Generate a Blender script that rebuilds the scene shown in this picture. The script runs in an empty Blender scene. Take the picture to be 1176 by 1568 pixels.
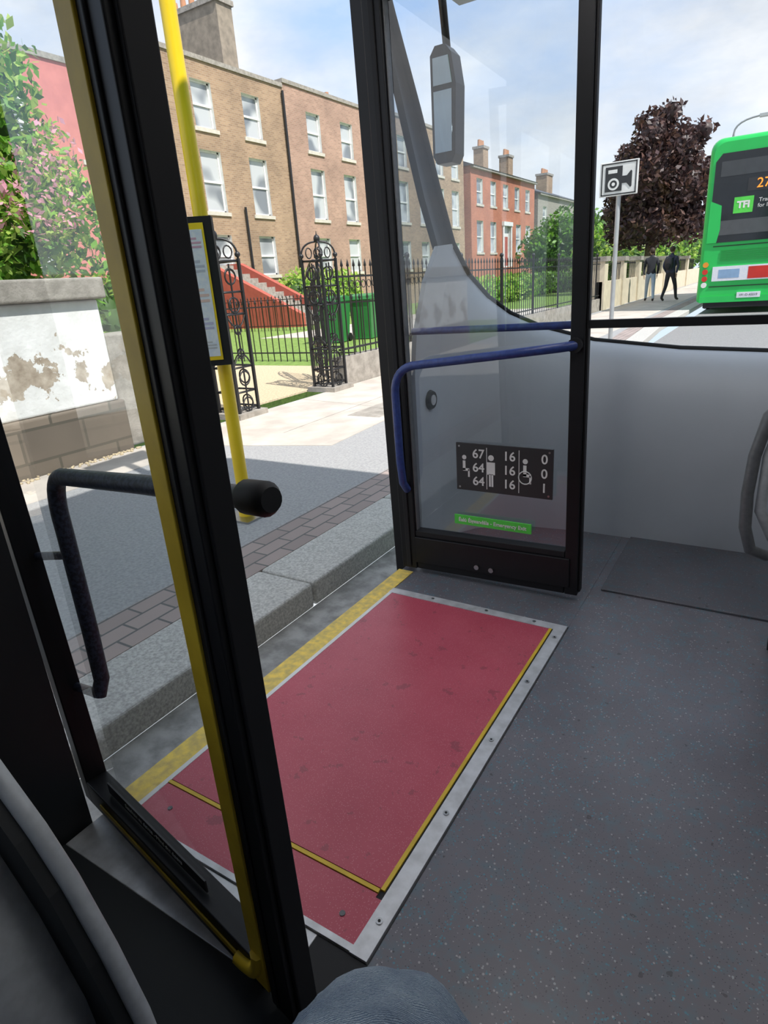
import bpy, math, random
import numpy as np
from mathutils import Vector, Matrix
random.seed(7); rng=np.random.default_rng(7)
S=bpy.context.scene
# ------------------------------------------------------------------ materials
def nt(name):
    m=bpy.data.materials.new(name); m.use_nodes=True
    t=m.node_tree; b=t.nodes['Principled BSDF']
    return m,t,b
def N(t,ty,**k):
    n=t.nodes.new(ty)
    for a,v in k.items(): setattr(n,a,v)
    return n
def c4(c): return (c[0],c[1],c[2],1)
def ramp(t,fac,stops):
    r=N(t,'ShaderNodeValToRGB'); e=r.color_ramp.elements
    while len(e)<len(stops): e.new(0.5)
    for i,(p,c) in enumerate(stops): e[i].position=p; e[i].color=c4(c)
    t.links.new(fac,r.inputs[0]); return r.outputs[0]
def noise(t,vec,scale,detail=4,rough=.55):
    n=N(t,'ShaderNodeTexNoise'); n.inputs['Scale'].default_value=scale
    n.inputs['Detail'].default_value=detail; n.inputs['Roughness'].default_value=rough
    t.links.new(vec,n.inputs['Vector']); return n.outputs['Fac']
def mixc(t,f,a,b,mode='MIX'):
    m=N(t,'ShaderNodeMix',data_type='RGBA',blend_type=mode)
    for i,v in ((0,f),(6,a),(7,b)):
        if isinstance(v,(int,float)): m.inputs[i].default_value=v
        elif isinstance(v,(tuple,list)): m.inputs[i].default_value=c4(v)
        else: t.links.new(v,m.inputs[i])
    return m.outputs[2]
def math_(t,op,a,b=None):
    m=N(t,'ShaderNodeMath',operation=op)
    for i,v in ((0,a),(1,b)):
        if v is None: continue
        if isinstance(v,(int,float)): m.inputs[i].default_value=v
        else: t.links.new(v,m.inputs[i])
    return m.outputs[0]
def objc(t): return N(t,'ShaderNodeTexCoord').outputs['Object']
def bump(t,b,h,strength=.3,dist=.01):
    n=N(t,'ShaderNodeBump'); n.inputs['Strength'].default_value=strength; n.inputs['Distance'].default_value=dist
    t.links.new(h,n.inputs['Height']); t.links.new(n.outputs[0],b.inputs['Normal'])
def pm(name,c,rough=.6,metal=0,c2=None,scale=5,bs=0,bd=.01,bscale=None,lo=.35,hi=.65,spec=None):
    m,t,b=nt(name); b.inputs['Roughness'].default_value=rough; b.inputs['Metallic'].default_value=metal
    if spec is not None: b.inputs['Specular IOR Level'].default_value=spec
    b.inputs['Base Color'].default_value=c4(c)
    if c2 is None: c2=tuple(x*.85 for x in c)
    o=objc(t); n=noise(t,o,scale)
    t.links.new(ramp(t,n,[(lo,c2),(hi,c)]),b.inputs['Base Color'])
    if bs: bump(t,b,noise(t,o,bscale or scale*6),bs,bd)
    return m
def glass(name,tint=(.93,.96,.97),refl=1.0,base=.07):
    m=bpy.data.materials.new(name); m.use_nodes=True; t=m.node_tree; t.nodes.clear()
    o=N(t,'ShaderNodeOutputMaterial'); tr=N(t,'ShaderNodeBsdfTransparent'); tr.inputs[0].default_value=c4(tint)
    g=N(t,'ShaderNodeBsdfGlossy'); g.inputs['Roughness'].default_value=.02
    f=N(t,'ShaderNodeLayerWeight'); f.inputs['Blend'].default_value=.5
    fr=math_(t,'ADD',math_(t,'MULTIPLY',math_(t,'POWER',f.outputs['Facing'],5),.9*refl),base*refl)
    mx=N(t,'ShaderNodeMixShader'); t.links.new(fr,mx.inputs[0])
    t.links.new(tr.outputs[0],mx.inputs[1]); t.links.new(g.outputs[0],mx.inputs[2]); t.links.new(mx.outputs[0],o.inputs[0])
    return m
def brick(name,c1,c2,mortar,w=.225,h=.075,ms=.008,plane='wall',var=None,rough=.85):
    m,t,b=nt(name); o=objc(t); s=N(t,'ShaderNodeSeparateXYZ'); t.links.new(o,s.inputs[0]); cb=N(t,'ShaderNodeCombineXYZ')
    if plane=='wall':
        t.links.new(math_(t,'ADD',s.outputs[0],s.outputs[1]),cb.inputs[0]); t.links.new(s.outputs[2],cb.inputs[1])
    else:
        t.links.new(s.outputs[1],cb.inputs[0]); t.links.new(s.outputs[0],cb.inputs[1])
    k=N(t,'ShaderNodeTexBrick'); t.links.new(cb.outputs[0],k.inputs['Vector'])
    k.inputs['Color1'].default_value=c4(c1);k.inputs['Color2'].default_value=c4(c2);k.inputs['Mortar'].default_value=c4(mortar)
    k.inputs['Scale'].default_value=1;k.inputs['Brick Width'].default_value=w;k.inputs['Row Height'].default_value=h
    k.inputs['Mortar Size'].default_value=ms;k.inputs['Bias'].default_value=0
    col=mixc(t,.55,k.outputs[0],ramp(t,noise(t,o,.7,6),[(.3,(.55,.52,.5)),(.7,(1.15,1.1,1.05))]),'MULTIPLY')
    t.links.new(col,b.inputs['Base Color']); b.inputs['Roughness'].default_value=rough
    bump(t,b,k.outputs[1],-.4,.01)
    return m
BLACK=pm('black_painted_metal',(.011,.011,.013),.42,0,(.007,.007,.008),3,spec=.3)
RUB=pm('black_rubber',(.014,.014,.016),.6,spec=.3)
YEL=pm('yellow_rubber',(.74,.50,.03),.45,0,(.58,.38,.02),12)
YELP=pm('yellow_paint_pole',(.90,.64,.02),.35,0,(.80,.54,.015),3)
YELW=pm('yellow_worn_edge',(.92,.66,.12),.6,0,(.60,.45,.14),35,.2)
WHITE=pm('white_paint',(.8,.8,.78),.5)
ALU=pm('aluminium_trim',(.66,.66,.68),.4,.4,(.50,.50,.51),25)
STEEL=pm('steel_screw',(.5,.5,.5),.3,1)
GLS=glass('door_glass',(.91,.95,.97),.9,.12)
GLW=glass('windscreen_glass',(.95,.97,.98),.6)
BLUE=pm('blue_rail_coating',(.035,.065,.25),.3,0,(.025,.045,.18),60,.15,.002)
SPK=pm('speckled_dark_rail',(.035,.042,.075),.4,0,(.008,.010,.02),140,.3,.002,None,.45,.55)
DASH=pm('grey_moulded_plastic',(.52,.55,.60),.42,0,(.47,.50,.545),2,.1,.001,300)
LGREY=pm('light_grey_plastic',(.52,.54,.56),.45,0,(.44,.46,.48),60,.1,.001,200)
MGREY=pm('mid_grey_plastic',(.14,.145,.155),.4,0,(.11,.115,.12),60)
CEIL=pm('ceiling_panel',(.75,.75,.73),.5)
DARKW=pm('dark_interior_panel',(.02,.022,.024),.6,spec=.3)
def vinyl(name,mul=1.0):
    m,t,b=nt(name); o=objc(t)
    base=ramp(t,noise(t,o,3,5),[(.3,(.125*mul,.118*mul,.136*mul)),(.7,(.168*mul,.158*mul,.180*mul))])
    v=N(t,'ShaderNodeTexVoronoi'); v.inputs['Scale'].default_value=185; t.links.new(o,v.inputs['Vector'])
    cs=N(t,'ShaderNodeSeparateColor'); t.links.new(v.outputs['Color'],cs.inputs[0])
    near=math_(t,'LESS_THAN',v.outputs['Distance'],math_(t,'ADD',math_(t,'MULTIPLY',cs.outputs[2],.25),.18))
    fl=math_(t,'MULTIPLY',near,math_(t,'GREATER_THAN',cs.outputs[0],.88))
    tl=math_(t,'MULTIPLY',near,math_(t,'GREATER_THAN',cs.outputs[1],.25))
    tl=math_(t,'MULTIPLY',tl,math_(t,'GREATER_THAN',noise(t,o,22,4,.6),.53))
    dk=math_(t,'MULTIPLY',near,math_(t,'LESS_THAN',cs.outputs[2],.22))
    pt=ramp(t,noise(t,o,26,4,.6),[(.50,(0,0,0)),(.68,(.45,.45,.45))])
    base=mixc(t,pt,base,(.09*mul,.18*mul,.22*mul))
    c=mixc(t,math_(t,'MULTIPLY',tl,.7),base,(.075*mul,.25*mul,.31*mul)); c=mixc(t,dk,c,(.06*mul,.06*mul,.07*mul)); c=mixc(t,math_(t,'MULTIPLY',fl,.7),c,(.42*mul,.40*mul,.40*mul))
    dirt=math_(t,'GREATER_THAN',noise(t,o,38,2,.4),.735)
    c=mixc(t,math_(t,'MULTIPLY',dirt,.6),c,(.04,.04,.04))
    t.links.new(c,b.inputs['Base Color']); b.inputs['Roughness'].default_value=.34
    bump(t,b,noise(t,o,180,2),.15,.001); return m
VIN=vinyl('speckled_vinyl_floor'); VIND=vinyl('speckled_vinyl_dark',.72)
def redmat():
    m,t,b=nt('red_ramp_mat'); o=objc(t)
    c=ramp(t,noise(t,o,2.5,5),[(.3,(.40,.045,.078)),(.7,(.52,.085,.125))])
    v=N(t,'ShaderNodeTexVoronoi'); v.inputs['Scale'].default_value=220; t.links.new(o,v.inputs['Vector'])
    c=mixc(t,math_(t,'MULTIPLY',math_(t,'LESS_THAN',v.outputs['Distance'],.22),.4),c,(.72,.34,.38))
    st=math_(t,'GREATER_THAN',noise(t,o,15,6,.7),.615)
    c=mixc(t,math_(t,'MULTIPLY',st,.42),c,(.15,.04,.05))
    t.links.new(c,b.inputs['Base Color']); b.inputs['Roughness'].default_value=.36
    bump(t,b,noise(t,o,250,2),.2,.001); return m
RED=redmat()
ASPH=pm('asphalt',(.28,.28,.28),.85,0,(.20,.20,.20),40,.5,.005,160)
FOOT=pm('footpath_asphalt',(.38,.38,.38),.85,0,(.28,.28,.285),60,.6,.005,150)
CONC=pm('concrete_apron',(.58,.52,.46),.85,0,(.44,.395,.35),3,.3,.003,90)
KERB=pm('granite_kerb',(.60,.585,.55),.8,0,(.36,.35,.33),90,.5,.005,160)
GUT=pm('gutter_concrete',(.42,.41,.39),.85,0,(.24,.235,.22),14,.3)
PAVE=brick('paver_band',(.33,.275,.26),(.41,.34,.32),(.15,.15,.15),.2,.1,.006,'floor')
BRK1=brick('brown_brick',(.42,.29,.185),(.30,.20,.13),(.40,.33,.25))
BRK2=brick('reddish_brick',(.46,.29,.22),(.35,.22,.165),(.44,.35,.29))
BRK3=brick('bright_red_brick',(.52,.18,.10),(.44,.14,.08),(.44,.27,.20))
PINK=pm('pink_render',(.66,.23,.20),.8,0,(.56,.19,.17),2)
CREAM=pm('cream_render',(.66,.58,.44),.8)
STONE=pm('grey_stone',(.38,.35,.31),.85,0,(.25,.23,.20),9,.5,.01)
STONEB=brick('stone_block_base',(.24,.20,.16),(.16,.135,.11),(.11,.10,.08),.55,.26,.012)
RENDER=pm('chimney_render',(.33,.28,.22),.9,0,(.22,.19,.15),3,.3)
TERR=pm('terracotta_pot',(.50,.25,.14),.8)
SLATE=pm('roof_slate',(.09,.095,.11),.7)
WGL,_t,_b=nt('house_window_glass'); _b.inputs['Roughness'].default_value=.08
_t.links.new(ramp(_t,noise(_t,objc(_t),.8,1),[(.42,(.20,.22,.24)),(.55,(.50,.52,.53))]),_b.inputs['Base Color'])
SILL=pm('window_sill',(.62,.58,.5),.8)
GRASS=pm('grass',(.22,.35,.07),.9,0,(.13,.22,.045),12,.6,.03,60)
GRAV=pm('gravel',(.66,.54,.36),.95,0,(.44,.36,.24),40,.6,.02,60)
IRON=pm('black_wrought_iron',(.015,.015,.017),.45)
BARK=pm('bark',(.12,.085,.06),.9,0,(.06,.045,.03),10,.6,.02)
def leafm(n,c,c2,tr=.35):
    m=pm(n,c,.5,0,c2,2.5); t=m.node_tree; b=t.nodes['Principled BSDF']; o=t.nodes['Material Output']
    x=N(t,'ShaderNodeBsdfTranslucent'); x.inputs[0].default_value=c4(tuple(min(1,k*1.3) for k in c)); mx=N(t,'ShaderNodeMixShader'); mx.inputs[0].default_value=tr
    t.links.new(b.outputs[0],mx.inputs[1]); t.links.new(x.outputs[0],mx.inputs[2]); t.links.new(mx.outputs[0],o.inputs[0]); return m
LF=leafm('green_leaves',(.22,.45,.05),(.10,.26,.03)); LF2=leafm('light_green_leaves',(.48,.62,.13),(.26,.42,.07))
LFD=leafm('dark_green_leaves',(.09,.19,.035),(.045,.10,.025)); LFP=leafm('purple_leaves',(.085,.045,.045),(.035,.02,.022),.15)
FLW=leafm('pink_blossom',(.85,.42,.52),(.70,.27,.40))
GREEN=pm('green_bus_paint',(.02,.52,.10),.3,0,(.018,.47,.09),1)
BGL=pm('bus_dark_glass',(.015,.018,.022),.1)
BIN=pm('green_bin_plastic',(.03,.20,.05),.5)
REDST=pm('red_painted_steps',(.42,.10,.07),.7)
TLR=pm('tail_light_red',(.6,.03,.02),.3); TLO=pm('tail_light_amber',(.8,.3,.03),.3)
PAPER=pm('paper',(.75,.76,.78),.6,0,(.62,.66,.76),40)
SGRN=pm('green_sticker',(.10,.68,.08),.4)
SBLK=pm('black_sign',(.03,.03,.033),.4)
# ------------------------------------------------------------------ builder
class B:
    def __init__(s,name): s.n=name; s.v=[]; s.f=[]; s.mi=[]; s.sm=[]; s.m=[]; s.M=Matrix.Identity(4)
    def idx(s,m):
        if m not in s.m: s.m.append(m)
        return s.m.index(m)
    def add(s,vs,fs,m,smooth=False):
        o=len(s.v); s.v+= [tuple(s.M@Vector(v)) for v in vs]; i=s.idx(m)
        for f in fs: s.f.append(tuple(o+k for k in f)); s.mi.append(i); s.sm.append(smooth)
    def box(s,a,b,m):
        x0,x1=sorted((a[0],b[0]));y0,y1=sorted((a[1],b[1]));z0,z1=sorted((a[2],b[2]))
        s.add([(x0,y0,z0),(x1,y0,z0),(x1,y1,z0),(x0,y1,z0),(x0,y0,z1),(x1,y0,z1),(x1,y1,z1),(x0,y1,z1)],
         [(0,3,2,1),(4,5,6,7),(0,1,5,4),(1,2,6,5),(2,3,7,6),(3,0,4,7)],m)
    def quad(s,p,m): s.add(p,[tuple(range(len(p)))],m)
    def prism(s,poly,axis,a,b,m):
        n=len(poly)
        def P(p,w): return (w,p[0],p[1]) if axis=='x' else (p[0],w,p[1]) if axis=='y' else (p[0],p[1],w)
        s.add([P(p,a) for p in poly]+[P(p,b) for p in poly],[tuple(range(n))[::-1],tuple(range(n,2*n))]+[(i,(i+1)%n,n+(i+1)%n,n+i) for i in range(n)],m)
    def tube(s,pts,r,m,n=12,closed=False,caps=True):
        pts=[Vector(p) for p in pts]; R=r if isinstance(r,(list,tuple)) else [r]*len(pts)
        vs=[];fs=[];up=None;L=len(pts)
        for i,p in enumerate(pts):
            a=pts[(i-1)%L] if (closed or i>0) else p; b=pts[(i+1)%L] if (closed or i<L-1) else p
            d=(b-a).normalized()
            if up is None:
                up=d.orthogonal().normalized()
            up=(up-d*up.dot(d)).normalized(); sd=d.cross(up)
            for k in range(n):
                an=2*math.pi*k/n; vs.append(p+(up*math.cos(an)+sd*math.sin(an))*R[i])
        for i in range(L if closed else L-1):
            j=(i+1)%L
            for k in range(n): fs.append((i*n+k,i*n+(k+1)%n,j*n+(k+1)%n,j*n+k))
        s.add(vs,fs,m,True)
        if caps and not closed:
            o=[tuple(range(n))[::-1]]; s.add(vs[:n],o,m); s.add(vs[-n:],[tuple(range(n))],m)
    def sph(s,c,r,m,u=16,w=10):
        if isinstance(r,(int,float)): r=(r,r,r)
        vs=[];fs=[]
        for i in range(w+1):
            th=math.pi*i/w
            for k in range(u):
                ph=2*math.pi*k/u; vs.append((c[0]+r[0]*math.sin(th)*math.cos(ph),c[1]+r[1]*math.sin(th)*math.sin(ph),c[2]+r[2]*math.cos(th)))
        for i in range(w):
            for k in range(u): fs.append((i*u+k,(i+1)*u+k,(i+1)*u+(k+1)%u,i*u+(k+1)%u))
        s.add(vs,fs,m,True)
    def ring(s,c,R,r,m,axis='x',n=20,k=6):
        pts=[]
        for i in range(n):
            a=2*math.pi*i/n; u=R*math.cos(a);v=R*math.sin(a)
            pts.append((c[0],c[1]+u,c[2]+v) if axis=='x' else (c[0]+u,c[1],c[2]+v) if axis=='y' else (c[0]+u,c[1]+v,c[2]))
        s.tube(pts,r,m,k,True)
    def loft(s,rows,m,smooth=True):
        n=len(rows[0]); vs=[p for r in rows for p in r]; fs=[]
        for i in range(len(rows)-1):
            for k in range(n-1): fs.append((i*n+k,i*n+k+1,(i+1)*n+k+1,(i+1)*n+k))
        s.add(vs,fs,m,smooth)
    def leaves(s,cl,n,size,mats):
        tot=sum(r[0]*r[1]*r[2] for c,r in cl)
        for c,r in cl:
            k=max(20,int(n*(r[0]*r[1]*r[2])/tot)); d=rng.normal(size=(k,3)); d/=np.linalg.norm(d,axis=1)[:,None]
            rad=rng.uniform(.55,1.15,size=(k,1)); p=np.array(c)+d*rad*np.array(r)
            a=rng.normal(size=(k,3)); a/=np.linalg.norm(a,axis=1)[:,None]; bb=np.cross(a,rng.normal(size=(k,3))); bb/=np.linalg.norm(bb,axis=1)[:,None]
            sz=size*rng.uniform(.6,1.3,size=(k,1))
            q=np.stack([p-a*sz,p+bb*sz*.5,p+a*sz,p-bb*sz*.5],1)
            o=len(s.v); s.v+= [tuple(x) for x in q.reshape(-1,3)]
            ch=rng.choice(len(mats),size=k); ids=[s.idx(x) for x in mats]
            for i in range(k): s.f.append((o+4*i,o+4*i+1,o+4*i+2,o+4*i+3)); s.mi.append(ids[ch[i]]); s.sm.append(False)
    def make(s,bev=0,parent=None,loc=None,rz=0):
        me=bpy.data.meshes.new(s.n); me.from_pydata(s.v,[],s.f)
        for m in s.m: me.materials.append(m)
        me.polygons.foreach_set('material_index',s.mi); me.polygons.foreach_set('use_smooth',s.sm); me.update()
        o=bpy.data.objects.new(s.n,me); S.collection.objects.link(o)
        if bev:
            md=o.modifiers.new('bevel','BEVEL'); md.width=bev; md.segments=3; md.limit_method='ANGLE'; md.angle_limit=math.radians(50)
        if loc: o.location=loc
        o.rotation_euler[2]=rz
        if parent: o.parent=parent
        return o
def text(body,size,loc,mat,parent=None,rot=(math.pi/2,0,0),name='lettering',al='CENTER',off=0):
    c=bpy.data.curves.new(name,'FONT'); c.body=body; c.size=size; c.align_x=al; c.align_y='CENTER'; c.extrude=.0005; c.offset=off
    o=bpy.data.objects.new(name,c); S.collection.objects.link(o); o.location=loc; o.rotation_euler=rot; c.materials.append(mat)
    if parent: o.parent=parent
    return o
def arc(p0,p1,p2,n=8):
    p0,p1,p2=map(Vector,(p0,p1,p2)); return [p0*(1-t)**2+p1*2*t*(1-t)+p2*t*t for t in [i/n for i in range(n+1)]]

# ------------------------------------------------------------------ own bus: floor, shell
ZR=-.24; ZF=-.12
b=B('floor')
b.box((-.485,-4.6,-.06),(1.22,2.75,0),VIN)
b.box((-1.245,1.86,-.06),(-.485,2.75,0),VIN)
b.box((-1.24,.47,-.06),(-.60,.585,-.001),ALU); b.box((-.60,.47,-.06),(-.485,.585,-.001),RUB)
b.box((-1.24,-4.6,-.06),(-.485,.47,0),DARKW)
b.box((-.45,2.17,0),(1.2,2.72,.008),VIND)
b.box((-1.235,.47,-.16),(1.22,2.75,-.06),DARKW)
b.make(.002)
b=B('wheelchair_ramp')
b.box((-1.172,.60,-.055),(-.541,.708,.003),RED)
b.box((-1.172,.722,-.055),(-.541,1.82,.003),RED)
b.box((-1.255,.60,-.05),(-1.186,2.02,.003),YELW); b.box((-1.186,.60,-.05),(-1.172,1.82,.004),WHITE)
b.box((-1.172,.708,-.05),(-.541,.722,.001),RUB); b.box((-1.172,.7095,-.05),(-.541,.7185,.0055),YEL)
b.box((-.541,.60,-.05),(-.526,.6999,.003),RED); b.box((-.541,.70,-.05),(-.526,1.82,.001),RUB); b.box((-.540,.7185,-.05),(-.531,1.82,.0055),YEL)
b.box((-.526,.585,-.05),(-.488,1.82,.005),ALU); b.box((-1.186,1.82,-.05),(-.488,1.857,.005),ALU)
b.box((-1.186,.587,-.05),(-.526,.60,.004),ALU)
for y in (.66,.95,1.22,1.5,1.77):
    b.tube([(-.507,y,.004),(-.507,y,.0075)],.007,STEEL,12); b.tube([(-.507,y,.007),(-.507,y,.0082)],.003,RUB,8)
for x in (-1.0,-.78,-.6): b.tube([(x,1.84,.004),(x,1.84,.0075)],.006,STEEL,12)
for x,y in ((-.58,.64),(-1.1,.655)): b.tube([(x,y,.002),(x,y,.005)],.006,MGREY,10)
b.make()
b=B('wall_left')
b.box((-1.30,-4.6,-.1),(-1.252,.545,.85),DARKW); b.box((-1.30,-4.6,1.9),(-1.252,.545,2.2),DARKW)
for y in (-4.6,-3.2,-1.8,-.4,.44): b.box((-1.30,y,.85),(-1.252,y+.1,1.9),BLACK)
b.quad([(-1.275,-4.6,.85),(-1.275,.5,.85),(-1.275,.5,1.9),(-1.275,-4.6,1.9)],GLS)
b.box((-1.30,.545,2.09),(-1.245,2.2,2.2),BLACK)
b.prism([(-1.31,-.1),(-1.25,-.1),(-1.25,2.2),(-1.35,2.2)],'y',2.09,2.16,BLACK)
b.make()
b=B('wall_right'); b.box((1.225,-4.6,-.1),(1.28,2.6,2.2),LGREY); b.make()  # unseen side, windows left out to keep sun patches off the floor
b=B('wall_back'); b.box((-1.28,-4.65,-.1),(1.28,-4.6,2.2),LGREY); b.make()
b=B('ceiling')
b.box((-1.24,-4.6,2.16),(1.22,2.72,2.2),CEIL)
b.make()
b=B('upper_deck_body')
b.prism([(-4.65,2.205),(2.75,2.205),(2.88,2.4),(2.85,3.3),(2.6,3.95),(2.2,4.05),(-4.65,4.05)],'x',-1.28,1.28,GREEN); b.make(.05)
EMI,_t,_b=nt('added_fill_emitter'); _b.inputs['Emission Color'].default_value=(1,.985,.97,1); _b.inputs['Emission Strength'].default_value=8.5
b=B('added_fill_strip')  # unseen glowing strips, added to brighten the floor and dashboard
for x in (-.55,.45): b.box((x-.06,.75,2.13),(x+.06,2.15,2.15),EMI); b.box((x-.075,.73,2.145),(x+.075,2.17,2.159),ALU)
b.make()

def leaf(name,loc,rz,tilt):
    e=bpy.data.objects.new(name,None); S.collection.objects.link(e); e.location=loc; e.rotation_euler=(0,tilt,rz)
    return e
# rear leaf
e=leaf('door_1',(-1.30,.590,0),math.radians(-9.8),math.radians(.1))
b=B('frame')
b.prism([(0,.02),(.038,.02),(-.035,2.05),(-.075,2.05)],'y',-.02,.03,BLACK)
b.box((0.035,-.02,.02),(.70,.03,.085),BLACK); b.box((-.05,-.02,1.98),(.70,.03,2.05),BLACK)
b.prism([(.728,.02),(.786,.02),(.777,.9),(.775,2.05),(.724,2.05)],'y',-.022,.022,BLACK); b.prism([(.786,.03),(.796,.03),(.785,.9),(.783,2.04),(.775,2.04),(.777,.9)],'y',-.012,.024,RUB)
b.box((.745,-.026,.03),(.750,-.021,2.04),RUB)
b.make(.004,e)
b=B('yellow_edge'); b.box((.694,-.026,.05),(.730,.0,2.0),YEL); b.box((.10,-.024,.045),(.70,-.0201,.060),YEL); b.tube(arc((.64,-.022,.052),(.712,-.022,.052),(.712,-.022,.13),6),.014,YEL,8); b.make(.006,e)
b=B('glass'); b.quad([(.025,.005,.08),(.70,.005,.08),(.70,.005,1.99),(-.045,.005,1.99)],GLS); b.make(0,e)
b=B('warning_label'); b.box((.12,-.0015,.09),(.52,.002,.12),SBLK); b.make(0,e)
text('Seachain na doirse - Mind the doors',.016,(.32,-.002,.105),WHITE,e)
b=B('grab_rail')
zt=.855
p=[(.125,.03,.345),(.125,.045,.38),(.128,.047,.5),(.135,.047,.72)]+arc((.135,.047,.77),(.135,.05,zt),(.20,.052,zt),8)+[(.45,.075,zt+.02),(.70,.088,zt+.040),(.725,.09,zt+.042)]
b.tube(p,.0165,SPK,14); b.tube([(.705,.088,zt+.04),(.715,.09,zt+.042),(.756,.092,zt+.045),(.766,.092,zt+.046)],[.018,.024,.024,.017],RUB,16)
b.tube([(.02,.02,.66),(.13,.047,.68)],.009,SPK); b.tube([(.02,.02,.33),(.125,.03,.35)],.010,SPK)
b.make(0,e)
# front leaf
e=leaf('door_2',(-1.235,2.045,0),math.radians(1.2),math.radians(-.75))
b=B('frame')
b.box((.0,-.025,.02),(.068,.03,2.06),BLACK); b.box((.025,-.032,.03),(.045,-.024,2.05),RUB); b.box((.068,-.012,.03),(.074,.02,2.05),MGREY)
b.box((.068,-.02,.02),(.68,.03,.055),BLACK);b.box((.068,-.03,.05),(.70,.03,.165),BLACK); b.box((.068,-.02,.165),(.68,.025,.19),RUB)
b.box((.068,-.02,1.99),(.68,.03,2.06),BLACK)
b.box((.682,-.022,.02),(.728,.025,2.06),BLACK); b.box((.728,-.01,.03),(.736,.02,2.05),RUB)
b.tube([(.34,-.031,.075),(.34,-.037,.075)],.010,STEEL); b.tube([(.40,-.031,.072),(.40,-.037,.072)],.010,STEEL)
b.make(.005,e)
b=B('glass'); b.quad([(.065,.005,.18),(.685,.005,.18),(.685,.005,2.0),(.065,.005,2.0)],GLS); b.make(0,e)
b=B('grab_rail')
p=[(.05,-.03,.37),(.052,-.065,.41),(.052,-.075,.5),(.052,-.075,.74)]+arc((.052,-.075,.76),(.052,-.075,.865),(.16,-.075,.868),8)+[(.45,-.075,.895),(.66,-.07,.915),(.70,-.03,.917)]
b.tube(p,.0155,BLUE,14); b.tube([(.70,-.04,.917),(.70,-.015,.917)],.024,RUB)
b.tube([(.08,.04,.975),(.68,.04,.975)],.013,BLUE,12)  # solid bar behind the glass, stands in for a blue reflection
b.make(0,e)
sg=bpy.data.objects.new('capacity_sign',None); S.collection.objects.link(sg)
sg.location=(-.793,2.040,.484)
b=B('panel'); b.box((-.185,-.004,-.092),(.185,.004,.092),SBLK)
for x in (-.062,.062): b.box((x-.0012,-.0048,-.08),(x+.0012,-.0038,.08),WHITE)
for x in (-.172,.172):
    for z in (-.08,.08): b.tube([(x,-.004,z),(x,-.006,z)],.004,STEEL,8)
def fig(x,z,s,sit=False):
    b.tube([(x,-.0039,z+.034*s),(x,-.0048,z+.034*s)],.008*s,WHITE,14)
    if not sit: b.box((x-.011*s,-.0048,z-.012*s),(x+.011*s,-.0038,z+.022*s),WHITE); b.box((x-.006*s,-.0048,z-.045*s),(x-.001*s,-.0038,z-.01*s),WHITE); b.box((x+.001*s,-.0048,z-.045*s),(x+.006*s,-.0038,z-.01*s),WHITE)
    else: b.box((x-.006*s,-.0048,z-.012*s),(x+.004*s,-.0038,z+.022*s),WHITE); b.box((x-.006*s,-.0048,z-.014*s),(x+.018*s,-.0038,z-.005*s),WHITE); b.box((x+.013*s,-.0048,z-.035*s),(x+.019*s,-.0038,z-.008*s),WHITE)
fig(-.152,.0,1.1,True); fig(-.045,-.005,1.4); fig(.085,.0,1.2,True)
b.ring((.085,-.0045,-.02),.024,.0022,WHITE,'y')
b.make(0,sg)
for xs,vals in ((-.095,('67','64','64')),(.025,('16','16','16')),(.155,('0','0','1'))):
    for i,v in enumerate(vals): text(v,.048,(xs,-.005,.053-.053*i),WHITE,sg,off=.0006)
st=bpy.data.objects.new('emergency_exit_sticker',None); S.collection.objects.link(st); st.location=(-.838,2.040,.266)
b=B('panel'); b.box((-.155,-.003,-.019),(.155,.003,.019),SGRN); b.make(0,st)
text('Éalú Éigeandála - Emergency Exit',.0208,(0,-.004,0),WHITE,st,off=.0004)

# ---- bus front
T=[(-1.22,2.10,2.06),(-1.22,2.145,1.98),(-1.22,2.30,1.73),(-1.22,2.43,1.5),(-1.22,2.56,1.29),(-1.21,2.70,1.16),(-1.16,2.80,1.06),(-1.08,2.87,.98),(-.94,2.915,.91),(-.71,2.95,.845),(-.35,2.96,.805),(0,2.96,.79),(.5,2.95,.80),(.9,2.88,.9),(1.2,2.6,1.2)]
Bt=[(-1.22,2.06),(-1.22,2.1),(-1.22,2.16),(-1.22,2.25),(-1.22,2.36),(-1.20,2.47),(-1.14,2.57),(-1.05,2.64),(-.9,2.69),(-.68,2.72),(-.35,2.72),(0,2.72),(.5,2.72),(.9,2.7),(1.2,2.55)]
U=[(-1.22,2.09),(-1.22,2.10),(-1.21,2.16),(-1.20,2.24),(-1.18,2.33),(-1.15,2.42),(-1.08,2.52),(-.98,2.62),(-.85,2.69),(-.65,2.74),(-.35,2.77),(0,2.78),(.5,2.77),(.9,2.7),(1.2,2.45)]
b=B('dashboard')
rows=[]
i0=4
for i in range(i0,len(T)):
    t=T[i]; q=Bt[i]
    rows.append([tuple(v) for v in arc((q[0],q[1],0),(q[0],q[1]-.06,t[2]*1.02),t,14)])
b.loft(rows,DASH)
b.prism([(2.17,0),(2.36,0),(2.36,.5),(2.42,.95),(2.56,1.29),(2.42,1.28),(2.3,1.15),(2.2,.95),(2.17,.8)],'x',-1.235,-1.215,DASH)
b.tube([(-1.214,2.29,.68),(-1.200,2.29,.68)],[.042,.036],BLACK,24); b.tube([(-1.2,2.29,.68),(-1.197,2.29,.68)],.022,ALU,20)
b.make()
b=B('window_1')
rows=[]
for i,(t,u) in enumerate(zip(T,U)):
    rows.append([tuple(Vector(t).lerp(Vector((u[0],u[1],2.155)),k/6)) for k in range(7)])
b.loft(rows,GLW)
b.tube([tuple(t) for t in T],.014,RUB,8)
b.make()
b=B('windscreen_pillar')
F=[(-1.228,t[1],t[2]) for t in T[:6]]; 
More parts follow.
